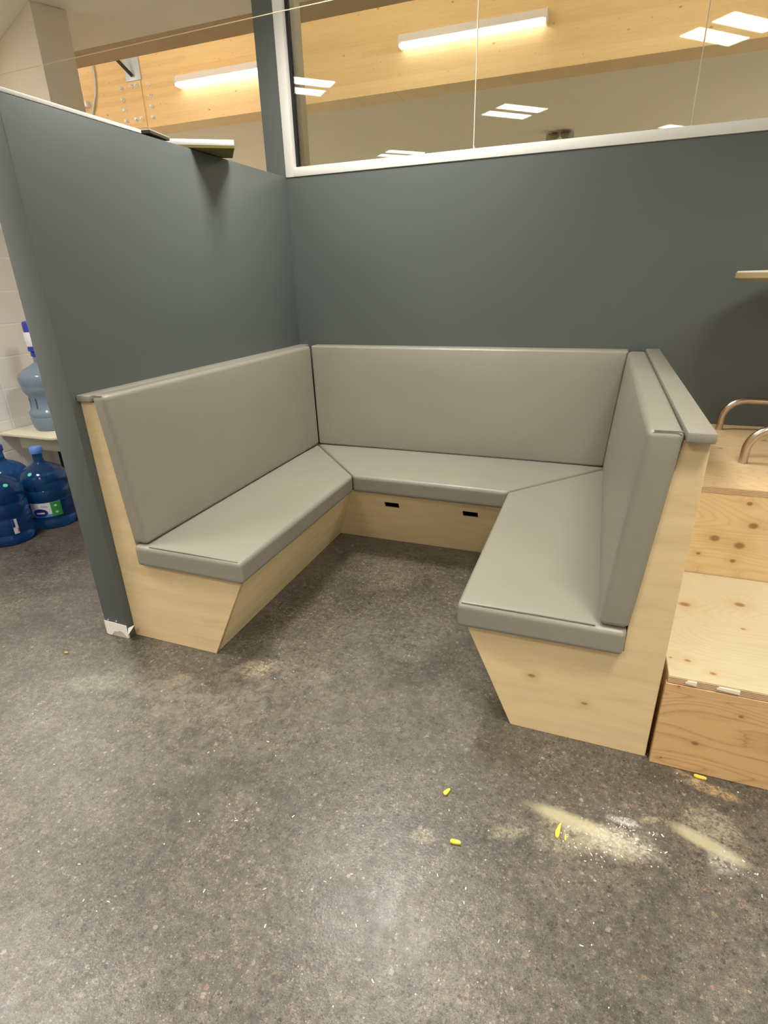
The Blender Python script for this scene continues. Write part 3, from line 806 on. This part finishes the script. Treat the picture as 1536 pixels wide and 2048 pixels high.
# waisted bottle with pump standing on the low table
bx, by = -1.895, -.455
wb = thing('waisted_bottle', 'pale blue waisted water bottle standing on the low cream table', 'bottle', (bx, by, TZ))
PW = [(.09, .0), (.125, .004), (.142, .03), (.148, .065), (.150, .10), (.146, .107), (.150, .115), (.150, .14), (.138, .155), (.128, .17), (.122, .22), (.126, .26), (.132, .272), (.150, .30), (.158, .325), (.156, .34), (.160, .35), (.165, .40), (.155, .43), (.11, .462), (.06, .49), (.032, .51), (.030, .545), (.030, .55)]
PW = [(r * .96, z * .95) for r, z in PW]
b_ = MB().lathe(PW, (bx, by, TZ), 48).build('body', M_EMPTY, wb, smooth=50)
for k in range(18):
    a = 2 * math.pi * k / 18
    if k % 2 == 0:
        MB().tube([(bx + .119 * math.cos(a), by + .119 * math.sin(a), TZ + .165), (bx + .1155 * math.cos(a), by + .1155 * math.sin(a), TZ + .205), (bx + .119 * math.cos(a), by + .119 * math.sin(a), TZ + .24)], .006, 8).build('grip_rib', M_EMPTY2, b_)
pz = TZ + .524
pm = thing('bottle_pump', 'white and blue pump on top of the waisted bottle', 'pump', (bx, by, pz))
MB().lathe([(.034, 0), (.036, .004), (.036, .030), (.03, .034)], (bx, by, pz), 28).build('collar', M_BLUE, pm)
MB().lathe([(.030, .034), (.043, .036), (.046, .040), (.046, .062), (.042, .066)], (bx, by, pz), 32).build('lower_ring', M_BLUE, pm)
MB().lathe([(.040, .066), (.047, .070), (.050, .080), (.050, .160), (.046, .166)], (bx, by, pz), 32).build('housing', M_PUMPW, pm)
MB().lathe([(.038, .166), (.044, .168), (.044, .225), (.038, .236), (.02, .24)], (bx, by, pz), 32).build('plunger', M_BLUE, pm)
tag(MB().box(-1.487, -1.474, -.752, -.736, 0, .008).build('wood_scrap', M_YELLOW, bevel=.002), 'tiny yellow scrap on the floor beside the labelled water bottle', 'scrap')

# ------------------------------------------------------------------ debris
def scrap(x, y, ang, l, wd, label):
    n = 8; a = []; 
    for k in range(n + 1):
        t = math.pi * k / n; r = 1 + .12 * math.sin(3 * t + ang)
        a.append((math.cos(t) * l * r, math.sin(t) * wd * r))
    a += [(-l * .4, -wd * .15), (l * .3, -wd * .05)]
    ca, sa = math.cos(ang), math.sin(ang)
    lo_ = [(x + ca * u - sa * v, y + sa * u + ca * v, .0008 + .002 * abs(u) / l) for u, v in a]
    hi_ = [(px, py, z + .007) for px, py, z in lo_]
    o = MB().prism(lo_, hi_).build('foam_scrap', M_YELLOW, bevel=.0012)
    return tag(o, label, 'scrap', 'yellow foam scraps on the floor')
scrap(1.601, -2.164, 1.2, .014, .012, 'small yellow scrap on the floor, nearest the booth opening')
scrap(1.664, -2.322, .1, .015, .013, 'small yellow half-moon scrap, nearest the camera')
scrap(1.943, -2.185, 1.45, .026, .011, 'long curled yellow scrap lying in the sawdust streak')
scrap(1.962, -2.200, 1.7, .010, .005, 'yellow sliver lying against the long curled scrap')
scrap(2.352, -1.842, -.1, .018, .011, 'yellow scrap against the foot of the plywood step')
scrap(-.190, -2.018, .4, .008, .004, 'tiny yellow crumb on the floor in front of the partition end')
cr = MB(); rnd = random.Random(3)
spots = [(2.13, -2.12, .09, 46), (2.03, -2.19, .09, 40), (2.40, -2.15, .07, 16), (1.60, -2.36, .12, 10), (2.0, -2.3, .25, 10), (1.2, -2.45, .6, 26), (.75, -1.83, .1, 6), (1.7, -2.6, .4, 14), (.6, -2.6, .5, 10), (2.35, -1.85, .12, 12), (.4, -2.0, .3, 6)]
for (x, y, r, n) in spots:
    for k in range(n):
        px, py = rnd.gauss(x, r * .5), rnd.gauss(y, r * .45)
        if py > -1.83 and (px > 1.7 or px < .5): continue
        a = rnd.random() * 3.14; l = rnd.uniform(.001, .002) if rnd.random() < .65 else rnd.uniform(.002, .0055); b = rnd.uniform(.0007, .0018); h = rnd.uniform(.001, .003)
        ca, sa = math.cos(a), math.sin(a)
        q = [(px + ca * u - sa * v, py + sa * u + ca * v) for u, v in ((-l, -b), (l, -b * .6), (l * .8, b), (-l * .7, b * .8))]
        cr.hexa([(u, v, .0003) for u, v in q] + [(u, v, h) for u, v in q])
o = tag(cr.build('plaster_crumbs', M_CRUMB), 'scattered white plaster crumbs and shavings on the concrete floor', 'debris')
o['kind'] = 'stuff'

for o in bpy.data.objects:
    if '_o' in o: del o['_o']
